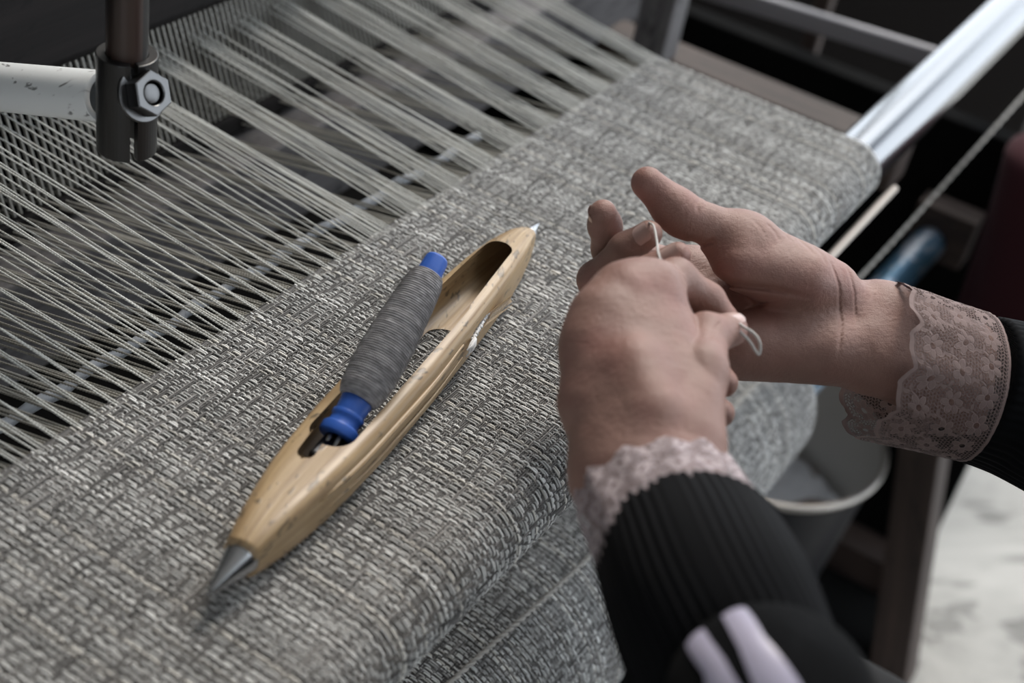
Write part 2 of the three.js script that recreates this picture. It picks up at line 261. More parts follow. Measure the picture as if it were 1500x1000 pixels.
{
  const reed = thing('reed', 'comb of closely set thin upright wires that the warp threads pass through', 'reed');
  const d = REED_T.clone().sub(REED_B), L = d.length(), g = new RoundedBoxGeometry(0.0019, L, 0.0022, 1, 0.0006);
  const wire = std({ color: lin(0.30, 0.29, 0.265), metalness: 0.2, roughness: 0.5 }), q = new THREE.Quaternion().setFromUnitVectors(V(0, 1, 0), d.clone().normalize()), c = REED_T.clone().add(REED_B).multiplyScalar(0.5);
  for (let x = -0.47; x < 0.5; x += 0.0054) { const w = mesh('wire', g, wire, reed); w.position.set(x, c.y, c.z); w.quaternion.copy(q); }
  mesh('bottom_rail', board(V(-0.5, REED_B.y - 0.006, REED_B.z + 0.002), V(0.5, REED_B.y - 0.006, REED_B.z + 0.002), 0.014, 0.014, d), M.black, reed);
  const cap_ = mesh('sley_cap', board(V(-0.75, 0.0, 0), V(0.75, 0, 0), 0.05, 0.13, V(0, 1, 0), 0.006), M.black, scene);
  cap_.position.set(0, REED_T.y, REED_T.z).addScaledVector(d.clone().normalize(), 0.066); cap_.quaternion.copy(q);
  tag(cap_, 'dark stained wooden beam running above the reed wires', 'beam');
  const race = mesh('shuttle_race', board(V(-0.75, -0.090, -0.318), V(0.86, -0.090, -0.318), 0.06, 0.078, V(0, 1, 0), 0.004), std({ map: tile(greyWood, 0.6, 0.25), color: lin(0.75, 0.74, 0.74), roughness: 0.75 }), scene);
  tag(race, 'grey wooden board under the warp along the foot of the reed', 'board');
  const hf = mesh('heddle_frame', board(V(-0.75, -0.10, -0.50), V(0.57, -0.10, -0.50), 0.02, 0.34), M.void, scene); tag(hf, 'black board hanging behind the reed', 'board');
  const lease = []; for (let i = 0; i <= 160; i++) lease.push(V(-0.5 + i / 160 * 0.74, -0.030 + 0.0012 * Math.sin(i * 0.7), -0.177 + 0.001 * Math.sin(i * 0.31)));
  tag(mesh('lease_cord', tube(lease, lease.map((_, i) => 0.0028 + 0.0014 * noise(i * 0.6, 3, 2)), 8), std({ color: lin(0.42, 0.45, 0.50), roughness: 0.7 }), scene), 'whitish cord lying beneath the open warp parallel to the cloth edge', 'cord');
}

// ------------------------------------------------------------------ steel beam, loom frame and what is fixed to it
{
  const b = thing('breast_beam', 'polished steel beam that the cloth bends over', 'beam');
  mesh('pipe', pipe(V(-0.7, BEAM_Y, BEAM_Z), V(1.25, BEAM_Y, BEAM_Z), BEAM_R, 64), M.chrome, b);
  mesh('paper_wrapping', pipe(V(X0, BEAM_Y, BEAM_Z), V(X1 - 0.004, BEAM_Y, BEAM_Z), BEAM_R + 0.0003, 64, 0.0002), std({ color: lin(0.10, 0.105, 0.115), roughness: 0.9 }), b);
}
{
  const f = thing('loom_frame', 'wooden loom frame of posts and rails at the right end of the cloth', 'loom frame');
  const rail = mesh('side_rail', board(V(0.625, -0.105, -0.26), V(0.625, -0.105, 0.06), 0.05, 0.04), M.brown, f);
  const post = mesh('post', board(V(0.60, -0.74, -0.20), V(0.60, 0.5, -0.20), 0.034, 0.036, V(0, 0, 1)), M.grey, f);
  tag(mesh('top_rail', board(V(0.82, -0.112, -0.5), V(0.82, -0.075, 0.018), 0.012, 0.022), std({ color: lin(0.30, 0.29, 0.31), roughness: 0.6 }), f), 'pale grey rail');
  mesh('upright', board(V(0.95, -0.30, -0.15), V(0.95, 0.5, -0.15), 0.02, 0.02, V(0, 0, 1)), M.brown, f);
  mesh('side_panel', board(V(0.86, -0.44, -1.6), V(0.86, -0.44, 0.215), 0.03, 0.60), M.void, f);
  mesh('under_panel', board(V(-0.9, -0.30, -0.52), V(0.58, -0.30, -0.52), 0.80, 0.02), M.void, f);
  mesh('leg', board(V(0.70, -0.30, 0.145), V(0.70, FLOOR, 0.248), 0.05, 0.045, V(0, 0, 1)), M.brown, f);
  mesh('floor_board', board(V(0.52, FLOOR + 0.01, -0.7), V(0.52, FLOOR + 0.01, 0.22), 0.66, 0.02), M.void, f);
  mesh('foot_rail', board(V(0.83, FLOOR + 0.045, -0.6), V(0.83, FLOOR + 0.045, 0.2), 0.06, 0.05), M.brown, f);
  tag(mesh('roll_shaft', pipe(V(0.42, -0.25, 0.076), V(0.78, -0.25, 0.086), 0.018, 32), std({ map: tile(tex(256, 128, (u, v) => { const m = sstep(0.42, 0.55, ring(u, v, 8, 8, 3) + 0.16 * (u - 0.3)); return [mix(0.62, 0.27, m), mix(0.66, 0.40, m), mix(0.72, 0.50, m)]; }), 0.28, 0.08), metalness: 0.6, roughness: 0.28 }), scene), 'worn blue painted steel bar beside the cloth roll', 'bar');
  tag(mesh('bracket', board(V(0.80, -0.24, 0.06), V(0.80, -0.24, 0.125), 0.035, 0.06), M.brown, scene), 'small brown wooden block at the end of the blue bar', 'block');
  tag(mesh('slat', board(V(0.10, -0.051, 0.0895), V(0.458, -0.051, 0.0895), 0.006, 0.022, V(0, 1, 0.45)), std({ color: lin(0.46, 0.41, 0.37), roughness: 0.7 }), scene), 'pale slat tucked under the cloth where it leaves the steel beam', 'slat');
  const cab = thing('cabinet', 'very dark brown cupboard standing beyond the loom', 'cabinet');
  mesh('carcass', board(V(1.6, -0.47, -1.6), V(1.6, -0.47, 0.06), 0.4, 0.58), std({ color: lin(0.016, 0.012, 0.011), roughness: 0.8 }), cab);
  const cc = new THREE.CatmullRomCurve3([V(-0.42, -0.190, 0.025), V(-0.0865, -0.1880, 0.0476), V(0.0689, -0.1880, 0.0603), V(0.3476, -0.190, 0.0667), V(0.523, -0.165, 0.0813), V(0.8952, -0.100, 0.1062), V(1.35, -0.02, 0.137)]), cp = cc.getPoints(500), plies = [0, 1].map((k) => tube(cp.map((p, i) => p.clone().add(V(0, 0.0009 * Math.cos(i * 0.9 + k * Math.PI), 0.0009 * Math.sin(i * 0.9 + k * Math.PI)))), 0.0011, 7));
  tag(mesh('tension_cord', mergeGeometries(plies), std({ color: lin(0.44, 0.42, 0.39), roughness: 0.9 }), scene), 'taut twisted pale cord running along the cloth roll and on past the steel beam', 'cord');
}

// ------------------------------------------------------------------ white pipe, clamp and rod
{
  const C = at(186, 140, 0.75), up = V(0, 0.32, 0.947).normalize();
  const arm = thing('white_pipe', 'scuffed white plastic pipe pushed against the rusty clamp', 'pipe');
  const L = 0.145, tip = C.clone().addScaledVector(up, -0.0165), g = lathe([[0.0105, 0.001], [0.0105, 0], [0.0135, 0], [0.0138, 0.0006], [0.0138, L], [0, L]], 48);
  const uv = g.attributes.uv, ps = g.attributes.position; for (let i = 0; i < uv.count; i++) uv.setXY(i, ps.getY(i), uv.getX(i) * 0.085);
  g.applyQuaternion(new THREE.Quaternion().setFromUnitVectors(V(0, 1, 0), up.clone().negate())).translate(tip.x, tip.y - 0.002, tip.z);
  mesh('tube', g, M.plastic, arm);
  tag(mesh('steel_rod', pipe(C.clone().add(V(0, 0.012, 0)), C.clone().add(V(0, 0.6, 0)), 0.0107, 40), M.rust, scene), 'dark glossy steel rod rising out of the rusty clamp', 'rod');
  const cl = thing('clamp', 'dark rusty pipe clamp with a bolt and nut above the warp', 'clamp');
  // split collar: an open ring swept along y, with two ears on the +x side
  const prof = []; const ro = 0.0152, ri = 0.0112, gap = 0.16, N = 48;
  for (let i = 0; i <= N; i++) { const a = gap + (2 * Math.PI - 2 * gap) * i / N; prof.push([Math.cos(a) * ro, Math.sin(a) * ro]); }
  const sh = new THREE.Shape(); prof.forEach(([x, y], i) => (i ? sh.lineTo(x, y) : sh.moveTo(x, y)));
  for (let i = N; i >= 0; i--) { const a = gap + (2 * Math.PI - 2 * gap) * i / N; sh.lineTo(Math.cos(a) * ri, Math.sin(a) * ri); }
  const collar = new THREE.ExtrudeGeometry(sh, { depth: 0.055, bevelEnabled: true, bevelSize: 0.0005, bevelThickness: 0.0005, bevelSegments: 2, curveSegments: 8 });
  collar.rotateX(-Math.PI / 2).rotateY(-2.13).translate(C.x, C.y - 0.031, C.z);
  mesh('collar', collar, M.rust, cl);
  const ax = V(-0.08, 0.45, 0.89).normalize(), q = new THREE.Quaternion().setFromUnitVectors(V(0, 1, 0), ax), o = C.clone().addScaledVector(ax, 0.0125).add(V(-0.003, 0.0005, -0.001));
  const put = (g, d) => { g.applyQuaternion(q); const p = o.clone().addScaledVector(ax, d); return g.translate(p.x, p.y, p.z); };
  mesh('washer', put(lathe([[0.006, 0], [0.0140, 0], [0.0146, 0.0004], [0.0146, 0.0018], [0.0140, 0.0022], [0.006, 0.0022]], 40), 0.004), M.nut, cl);
  const hex = new THREE.Shape(); for (let i = 0; i < 6; i++) { const a = i * Math.PI / 3 + 0.25; i ? hex.lineTo(Math.cos(a) * 0.0118, Math.sin(a) * 0.0118) : hex.moveTo(Math.cos(a) * 0.0118, Math.sin(a) * 0.0118); }
  hex.closePath(); hex.holes.push(new THREE.Path().absarc(0, 0, 0.0062, 0, 2 * Math.PI, true));
  const nut = new THREE.ExtrudeGeometry(hex, { depth: 0.0075, bevelEnabled: true, bevelThickness: 0.0008, bevelSize: 0.0008, bevelOffset: -0.0008, bevelSegments: 3, curveSegments: 24 }); nut.rotateX(-Math.PI / 2);
  mesh('nut', put(nut, 0.007), M.nut, cl);
  mesh('bolt', put(lathe([[0, -0.02], [0.0056, -0.02], [0.0056, 0.0125], [0.0046, 0.0138], [0, 0.0138]], 24), 0), M.nut, cl);
}

// ------------------------------------------------------------------ shuttle and bobbin
const SA = V(-0.2735, 0, 0.0105), SANG = 8.554 * Math.PI / 180;
{
  const sh = thing('shuttle', 'worn pale wooden boat shuttle with pointed metal tips lying on the cloth', 'shuttle', [SA.x, 0.0012, SA.z]); sh.rotation.y = SANG;   // local x along the shuttle, z towards the weaver
  const tab = [[0.026, 0.0083], [0.035, 0.0103], [0.045, 0.0122], [0.06, 0.0146], [0.08, 0.0173], [0.10, 0.0190], [0.13, 0.0206], [0.19, 0.0208], [0.24, 0.0196], [0.27, 0.0182], [0.30, 0.0162], [0.325, 0.0133], [0.345, 0.0098], [0.355, 0.0071], [0.3605, 0.0049]];
  const half = (s) => { for (let i = 1; i < tab.length; i++) if (s <= tab[i][0]) { const [a, b] = tab[i - 1], [c, d] = tab[i]; return mix(b, d, (s - a) / (c - a)); } return 0.005; };
  const rows = [], n = 56;
  for (let i = 0; i <= 110; i++) {
    const s = 0.026 + (0.3605 - 0.026) * i / 110, w = half(s), f = Math.min(1, (w - 0.004) / 0.0155), e0 = mix(2, 4.2, f), top = mix(0.0142 + w, 0.0272, f), bot = mix(0.0142 - w, 0.0002, f), row = [];
    for (let j = 0; j < n; j++) { const a = j / n * 2 * Math.PI, c = Math.cos(a), t = Math.sin(a), e = c > 0 ? mix(2, 8, f) : e0, k = Math.pow(Math.pow(Math.abs(c), e) + Math.pow(Math.abs(t), e), -1 / e), zz = c * k * w, yy = (top + bot) / 2 + t * k * (top - bot) / 2; row.push(V(s, yy, zz * (zz > 0 ? 1 - 0.10 * f * clamp((yy - 0.012) / 0.015) : 1) - 0.0018 * f)); }
    rows.push(row);
  }
  let body = new Brush(skin(rows, true, (i, j) => [0.026 + 0.3345 * i / 110, j / n * 0.1], true)), ev = new Evaluator(); ev.attributes = ['position', 'normal', 'uv']; ev.useGroups = false;
  const stadium = (a, b, wa, wb) => { const p = new THREE.Shape(); p.moveTo(a, -wa); p.lineTo(b, -wb); p.absarc(b, 0, wb, -Math.PI / 2, Math.PI / 2, false); p.lineTo(a, wa); p.absarc(a, 0, wa, Math.PI / 2, Math.PI * 1.5, false); return p; };
  const cut = (g) => { body.updateMatrixWorld(); const b = new Brush(g); b.updateMatrixWorld(); body = ev.evaluate(body, b, SUBTRACTION); };
  const e1 = new THREE.ExtrudeGeometry(stadium(0.1135, 0.246, 0.0122, 0.0116), { depth: 0.06, bevelEnabled: false, curveSegments: 16 }); e1.rotateX(Math.PI / 2).translate(0, 0.04, -0.0022); cut(e1);
  const e2 = new THREE.ExtrudeGeometry(stadium(0.240, 0.3145, 0.0118, 0.0088), { depth: 0.0175, bevelEnabled: false, curveSegments: 16 }); e2.rotateX(Math.PI / 2).translate(0, 0.0305, -0.0032); cut(e2);
  const gro = new THREE.CapsuleGeometry(0.0048, 0.016, 6, 16); gro.rotateZ(Math.PI / 2).rotateY(0.10).translate(0.100, 0.0295, -0.0060); cut(gro);
  const side = new THREE.CapsuleGeometry(0.0032, 0.052, 4, 12); side.rotateZ(Math.PI / 2).rotateY(-0.155).translate(0.262, 0.0165, 0.0182); cut(side);
  for (const [yy, rr, k] of [[0.0188, 0.0019, 0.96], [0.0105, 0.0013, 1]]) { const path = [[0.062, 0.0118], [0.085, 0.0155], [0.11, 0.0176], [0.14, 0.0188], [0.19, 0.0191], [0.225, 0.0181]].map(([a, b]) => V(a, yy + 0.0006 * Math.sin(a * 90), b * k)); cut(tube(new THREE.CatmullRomCurve3(path).getPoints(40), Array.from({ length: 41 }, (_, i) => rr * (0.35 + 0.65 * Math.sin(Math.PI * i / 40))), 10)); }
  const bg = body.geometry; mesh('body', bg, M.shuttle, sh);
  const tipm = std({ color: lin(0.50, 0.51, 0.53), metalness: 1, roughness: 0.24 });
  const t1 = lathe([[0, 0], [0.0007, 0.0003], [0.0022, 0.004], [0.0080, 0.0245], [0.0086, 0.0268], [0.0084, 0.0285], [0, 0.0285]], 40); t1.rotateZ(-Math.PI / 2).translate(0, 0.0142, 0); mesh('metal_tip', t1, tipm, sh);
  const t2 = lathe([[0, 0], [0.0006, 0.0003], [0.0046, 0.015], [0.0051, 0.0172], [0, 0.0172]], 32); t2.rotateZ(Math.PI / 2).translate(0.3775, 0.0142, 0); mesh('metal_tip', t2, tipm, sh);
  const cp = []; for (let i = 0; i <= 60; i++) { const t = i / 60; cp.push(V(0.236 + 0.055 * t, 0.0160 + 0.0006 * Math.sin(t * 3), 0.0183 - 0.0088 * t * (0.7 + 0.3 * t) + 0.0006 * Math.sin(t * 150))); }
  tag(mesh('cord', mergeGeometries([tube(cp, cp.map((_, i) => 0.0011 + 0.00025 * Math.sin(i * 1.7)), 8), ...[0, 1, 2, 3, 4].map((k) => tube([V(0.238, 0.0165, 0.0190), V(0.233 - 0.001 * k, 0.016 + 0.002 * Math.sin(k * 2), 0.0205 + 0.0008 * Math.cos(k * 3)), V(0.229 - 0.0008 * k, 0.0135 + 0.0035 * Math.sin(k * 2.1), 0.0200 + 0.001 * Math.cos(k * 2))], [0.0012, 0.001, 0.0004], 6))]), M.white, sh), 'white cord let into the side of the shuttle');
  const iron = std({ color: lin(0.10, 0.10, 0.105), metalness: 0.8, roughness: 0.4 });
  const blk = new RoundedBoxGeometry(0.020, 0.012, 0.014, 3, 0.003); blk.translate(0.110, 0.014, -0.002); mesh('spindle_block', blk, iron, sh);
  // bobbin, tilted up out of the slot
  const bd = thing('bobbin', 'bobbin wound with grey yarn, its blue plastic ends showing, tilted out of the shuttle', 'bobbin');
  const base = SA.clone().add(V(0.113 * Math.cos(SANG) - 0.0022 * Math.sin(SANG), 0.0188, -0.113 * Math.sin(SANG) - 0.0022 * Math.cos(SANG)));
  bd.position.copy(base); const el = 28.8 * Math.PI / 180, dir = V(Math.cos(SANG) * Math.cos(el), Math.sin(el), -Math.sin(SANG) * Math.cos(el)); bd.quaternion.setFromUnitVectors(V(0, 1, 0), dir);
  mesh('collar', lathe([[0.0052, 0.0045], [0.0094, 0.0045], [0.0101, 0.0055], [0.0101, 0.0095], [0.0094, 0.0105], [0.0080, 0.0112], [0.0080, 0.0150], [0.0087, 0.0158], [0.0087, 0.0178], [0.0078, 0.0188], [0.0084, 0.0262], [0.0060, 0.0290], [0.0045, 0.0290]], 40), M.blue, bd);
  mesh('tip', lathe([[0.0072, 0.100], [0.0070, 0.106], [0.0063, 0.1165], [0.0055, 0.1178], [0, 0.1180]], 36), M.blue, bd);
  const yp = []; for (let i = 0; i <= 260; i++) { const t = i / 260, y = 0.0265 + 0.0805 * t, e = Math.pow(Math.sin(Math.PI * Math.pow(t, 0.72)), 0.42), r = 0.0074 + 0.0064 * e * (1 - 0.22 * t) + 0.00022 * Math.sin(i * 1.45) + 0.0005 * (noise(i * 0.09, 1, 1) - 0.5); yp.push([i === 0 || i === 260 ? 0.005 : r, y]); }
  const yarn = lathe(yp, 64), yc = []; { const p = yarn.attributes.position; for (let i = 0; i < p.count; i++) { const a = Math.atan2(p.getX(i), p.getZ(i)), k = noise(p.getY(i) * 2600 + a * 0.6, Math.cos(a) * 3 + 5, Math.sin(a) * 3 + p.getY(i) * 300), f = 0.19 + 0.20 * k * noise(p.getY(i) * 700, Math.cos(a) * 5, Math.sin(a) * 5) * 1.8; yc.push(f * 1.0, f * 0.97, f * 1.0); const s = 1 + 0.02 * (k - 0.5); p.setX(i, p.getX(i) * s); p.setZ(i, p.getZ(i) * s); } yarn.setAttribute('color', new THREE.Float32BufferAttribute(yc, 3)); }
  mesh('wound_yarn', yarn, std({ color: lin(1.0, 1.0, 1.0), vertexColors: true, roughness: 0.95 }), bd);
  mesh('spindle', mergeGeometries([0, 1, 2].map((k) => pipe(V(0.003 * Math.cos(k * 2.1), -0.008, 0.003 * Math.sin(k * 2.1)), V(0.003 * Math.cos(k * 2.1), 0.02, 0.003 * Math.sin(k * 2.1)), 0.0016, 10, 0.0003))), M.steel, bd);
}

// ------------------------------------------------------------------ bucket, rag, red cloth
{
  const b = thing('bucket', 'dark metal bucket with a pale rolled rim on the floor beside the cloth roll', 'bucket', [0.63, FLOOR + 0.021, 0.02]), H = 0.297, R = 0.131, Rb = 0.098;
  mesh('outer_wall', lathe([[0, 0.004], [Rb - 0.004, 0.004], [Rb, 0], [Rb + 0.001, 0.006], [R - 0.003, H - 0.012]], 72), phys({ color: lin(0.008, 0.009, 0.013), roughness: 0.4, specularIntensity: 0.4 }), b);
  mesh('inner_wall', lathe([[R - 0.004, H - 0.008], [Rb - 0.002, 0.012], [0, 0.010]], 72), std({ color: lin(0.52, 0.51, 0.49), metalness: 0.4, roughness: 0.45, side: THREE.DoubleSide }), b);
  mesh('rim', new THREE.TorusGeometry(R, 0.0042, 14, 96).rotateX(Math.PI / 2).translate(0, H - 0.008, 0), std({ color: lin(0.42, 0.39, 0.36), metalness: 0.6, roughness: 0.35 }), b);
  const pos = [], uv = [], idx = [], n = 56; for (let i = 0; i <= n; i++) for (let j = 0; j < n; j++) { const r = i / n * 0.108, a = j / n * 2 * Math.PI, x = r * Math.cos(a), z = r * Math.sin(a), h = 0.20 + 0.05 * fbm(x * 22 + 4, z * 22, 2) + 0.018 * Math.abs(noise(x * 45, z * 45, 7) - 0.5) - 0.02 * (i / n); pos.push(x, h, z); uv.push(x, z); if (i < n) { const c = i * n + j, d = i * n + (j + 1) % n; idx.push(c, d, c + n, d, d + n, c + n); } }
  const rg = mesh('crumpled_scraps', geom(pos, null, uv, idx), std({ map: tile(tex(256, 256, (u, v) => { const a = ring(u, v, 7, 7, 2), m = sstep(0.52, 0.6, a); return [mix(0.72, 0.35, m), mix(0.72, 0.27, m), mix(0.73, 0.22, m)]; }), 0.25), roughness: 0.6, side: THREE.DoubleSide }), scene);
  rg.position.set(0.63, FLOOR + 0.005, 0.02); tag(rg, 'crumpled grey and brown scraps lying in the bucket', 'scraps');
  // red fabric: a hanging fold with thickness
  const rows = []; for (let i = 0; i <= 40; i++) { const t = i / 40, row = [], y = -0.02 - 0.27 * t, w = 0.08, c = 0.745; for (let j = 0; j < 64; j++) { const a = -j / 64 * 2 * Math.PI, f = 1 + 0.05 * Math.sin(a * 5 + t * 2) * t; row.push(V(c + w * Math.cos(a) * f, y, 0.245 + 0.03 * t - 0.09 * sstep(0.3, 0, t) * -1 + 0.13 * Math.sin(a) * f * (0.6 + 0.4 * sstep(0, 0.3, t)))); } rows.push(row); }
  tag(mesh('red_cloth', skin(rows, true, null, true), std({ color: lin(0.045, 0.006, 0.011), roughness: 0.95 }), scene), 'dark red cloth partly hidden behind the black sleeve at the right', 'cloth');
}
// ------------------------------------------------------------------ the weaver: two hands, cuffs, black cardigan
{
  const P = (a) => at(a[0], a[1], a[2]), mm = 0.001;
  // palm: list of [joint, joint, r1, r2] in mm; fingers: lists of [x, y, depth, r]; creases: polylines on the side that faces the camera
  function hand(palm, fingers, creases, kPalm, bulges = []) {
    const pp = palm.map(([a, b, ra, rb]) => cap(P(a), P(b), ra * mm, rb * mm)), bb = bulges.map(([a, b, ra, rb]) => cap(P(a), P(b), ra * mm, rb * mm));
    const ff = fingers.map((f) => ({ root: P(f[0]), seg: f.slice(1).map((b, i) => cap(P(f[i]), P(b), f[i][3] * mm, b[3] * mm)) }));
    const cc = creases.map(([pts, w, dep]) => ({ w: w * mm, dep: dep * mm, pts: pts.map((q) => { const v = P(q).sub(EYE); return [v.dot(AX), v.dot(AD), v.dot(AF)]; }) }));
    const field = (x, y, z) => {
      let d = 1; for (const c of pp) d = d === 1 ? c(x, y, z) : smin(d, c(x, y, z), kPalm); for (const c of bb) d = smin(d, c(x, y, z), 0.012);
      if (d > 0.15) return d;
      for (const f of ff) { let e = 1; for (const s of f.seg) e = e === 1 ? s(x, y, z) : smin(e, s(x, y, z), 0.005); const q = Math.hypot(x - f.root.x, y - f.root.y, z - f.root.z); d = smin(d, e, 0.0012 + 0.014 * sstep(0.036, 0.012, q)); }
      if (Math.abs(d) < 0.006) {
        const vx = x - EYE.x, vy = y - EYE.y, vz = z - EYE.z, a = vx * AX.x + vy * AX.y + vz * AX.z, b = vx * AD.x + vy * AD.y + vz * AD.z, c = vx * AF.x + vy * AF.y + vz * AF.z;
        for (const r of cc) {
          let best = 1, g = 0, zz = 0;
          for (let i = 1; i < r.pts.length; i++) { const [ax, ay, az] = r.pts[i - 1], [bx, by, bz] = r.pts[i], ux = bx - ax, uy = by - ay, t = clamp(((a - ax) * ux + (b - ay) * uy) / (ux * ux + uy * uy)), q = Math.hypot(a - ax - ux * t, b - ay - uy * t); if (q < best) { best = q; g = (i - 1 + t) / (r.pts.length - 1); zz = mix(az, bz, t); } }
          if (best < r.w * 3 && Math.abs(c - zz) < 0.022) d += r.dep * Math.exp(-(best * best) / (r.w * r.w)) * sstep(0, 0.15, g) * sstep(1, 0.75, g);
        }
        d += 0.0003 * (noise(x * 160, y * 160, z * 160) - 0.5) + 0.00022 * (noise(x * 700, y * 700, z * 700) - 0.5);
      }
      return d;
    };
    const all = [...palm.flatMap(([a, b, r, s]) => [[...a, r], [...b, s]]), ...fingers.flat()], lo = V(9, 9, 9), hi = V(-9, -9, -9);
    for (const q of all) { const v = P(q), r = (q[3] + 10) * mm; lo.min(v.clone().subScalar(r)); hi.max(v.clone().addScalar(r)); }
    return nets(field, lo, hi, 0.00125);
  }
  const R = hand(
    [[[1430, 530, 0.802], [1300, 466, 0.790], 21, 19], [[1430, 590, 0.795], [1292, 534, 0.779], 20, 17.5],
      [[1270, 460, 0.792], [1018, 402, 0.802], 15, 13.5], [[1270, 482, 0.787], [1005, 440, 0.792], 15, 13], [[1262, 505, 0.780], [1002, 480, 0.780], 15, 12.5], [[1255, 520, 0.775], [1020, 516, 0.768], 15, 12.5]],
    [[[1090, 356, 0.766, 14], [1000, 315, 0.757, 11.2], [985, 303, 0.756, 10.6], [948, 268, 0.752, 8.6]],
      [[1012, 398, 0.802, 11], [893, 366, 0.776, 9], [886, 330, 0.762, 8.3], [883, 313, 0.754, 7.4]],
      [[1002, 440, 0.790, 11], [874, 410, 0.768, 9.6], [917, 366, 0.749, 8.5], [950, 343, 0.743, 7.3]],
      [[1002, 478, 0.778, 10.5], [890, 444, 0.752, 9.2], [950, 400, 0.733, 8.2], [992, 374, 0.728, 7.0]],
      [[1018, 514, 0.768, 9.5], [925, 496, 0.744, 8.2], [975, 455, 0.727, 7.2], [1008, 432, 0.722, 6.3]]],
    [[[[1013, 345, 0.752], [1016, 374, 0.752], [1031, 396, 0.752], [1070, 416, 0.750], [1130, 424, 0.752], [1195, 440, 0.760]], 1.5, 2.6],
      [[[1060, 470, 0.758], [1100, 452, 0.757], [1140, 440, 0.757]], 0.9, 0.7], [[[1048, 352, 0.75], [1030, 357, 0.75], [1012, 350, 0.75]], 1.4, 1.8],
      [[[1208, 375, 0.765], [1226, 420, 0.762], [1232, 470, 0.760], [1222, 530, 0.758]], 0.9, 0.7], [[[1240, 385, 0.765], [1253, 430, 0.762], [1256, 480, 0.760]], 0.8, 0.5],
      ...[[1095, 322, 1122, 352], [1118, 328, 1146, 362], [1142, 338, 1172, 374], [1165, 348, 1196, 384], [1188, 358, 1214, 392], [1010, 284, 1003, 312], [1022, 288, 1018, 316], [1032, 292, 1030, 316]].map(([a, b, c, d], i) => [[[a, b, 0.765], [mix(a, c, 0.55) + 2 * Math.sin(i * 3), mix(b, d, 0.45), 0.76], [c - 4 * (i % 3), d - 5 * (i % 2), 0.755]], 0.85, 0.38 + 0.16 * Math.sin(i * 2.3)])],
    0.016, [[[1212, 424, 0.776], [1088, 354, 0.768], 17, 14.5], [[1175, 412, 0.762], [1085, 386, 0.757], 16, 15], [[1205, 508, 0.768], [1090, 508, 0.764], 15, 14]]);
  const Lh = hand(
    [[[985, 860, 0.580], [905, 700, 0.632], 17, 17], [[1060, 850, 0.578], [996, 692, 0.630], 17, 17],
      [[904, 690, 0.632], [869, 508, 0.660], 15, 10.5], [[925, 690, 0.630], [884, 466, 0.667], 15, 11], [[952, 690, 0.630], [915, 434, 0.677], 15, 11.5], [[983, 690, 0.632], [952, 428, 0.684], 15, 12]],
    [[[952, 428, 0.684, 12], [990, 409, 0.706, 9.8], [1036, 440, 0.717, 8.3], [1060, 464, 0.716, 7.0]],
      [[915, 434, 0.677, 12], [945, 428, 0.722, 9.8], [1000, 490, 0.735, 8.6], [1060, 561, 0.712, 7.4]],
      [[882, 466, 0.667, 11], [912, 480, 0.716, 9.4], [985, 560, 0.728, 8.3], [1055, 605, 0.700, 7.2]],
      [[866, 508, 0.660, 10.5], [890, 540, 0.705, 8.2], [950, 610, 0.710, 7.2], [1010, 634, 0.690, 6.4]],
      [[1005, 640, 0.637, 16], [1024, 545, 0.658, 13], [1034, 492, 0.684, 10.6], [1071, 483, 0.700, 8.2]]],
    [[[[1050, 470, 0.69], [1040, 486, 0.68], [1030, 498, 0.675]], 0.8, 0.5], [[[985, 392, 0.70], [1000, 402, 0.70]], 0.8, 0.4], [[[990, 400, 0.695], [1004, 416, 0.70]], 0.8, 0.4]],
    0.022, [[[858, 590, 0.648], [864, 560, 0.652], 12, 11], [[1000, 575, 0.650], [985, 480, 0.680], 13, 11], [[955, 600, 0.628], [930, 540, 0.640], 12, 11]]);
  const pos = [...R.pos, ...Lh.pos], nor = [...R.nor, ...Lh.nor], off = R.pos.length / 3, idx = R.idx.concat(Lh.idx.map((i) => i + off)), uv = [], col = [];
  for (let p = 0; p < pos.length; p += 3) {
    const v = V(pos[p], pos[p + 1], pos[p + 2]); uv.push(v.dot(AX), v.dot(AD));
    const n = fbm(v.x * 38, v.y * 38, v.z * 38), m = noise(v.x * 120, v.y * 120, v.z * 120), red = clamp((n - 0.42) * 2.2), t = 0.92 + 0.16 * (m - 0.5);
    const left = p / 3 >= off; const q = left ? 0.80 : 0.84; col.push(mix(0.395, 0.405, red) * t * q, mix(0.226, 0.192, red) * t * q, mix(0.184, 0.160, red) * t * q);
  }
  const person = thing('person', 'weaver in a black cardigan with lace cuffs holding a fine thread between both hands', 'person');
  const pore = tex(512, 512, (u, v) => 0.5 + 0.5 * (ring(u, v, 90, 60, 3) - 0.5) + 0.5 * (ring(u, v, 34, 130, 5) - 0.5), false), skinMat = phys({ vertexColors: true, roughness: 0.52, bumpMap: tile(pore, 0.035), bumpScale: 0.00035, sheen: 0.15, sheenRoughness: 0.5, sheenColor: lin(0.9, 0.6, 0.5) });
  mesh('body', geom(pos, nor, uv, idx, col), skinMat, person);
  // nails
  const nailMat = phys({ color: lin(0.58, 0.40, 0.36), roughness: 0.28, clearcoat: 0.3 });
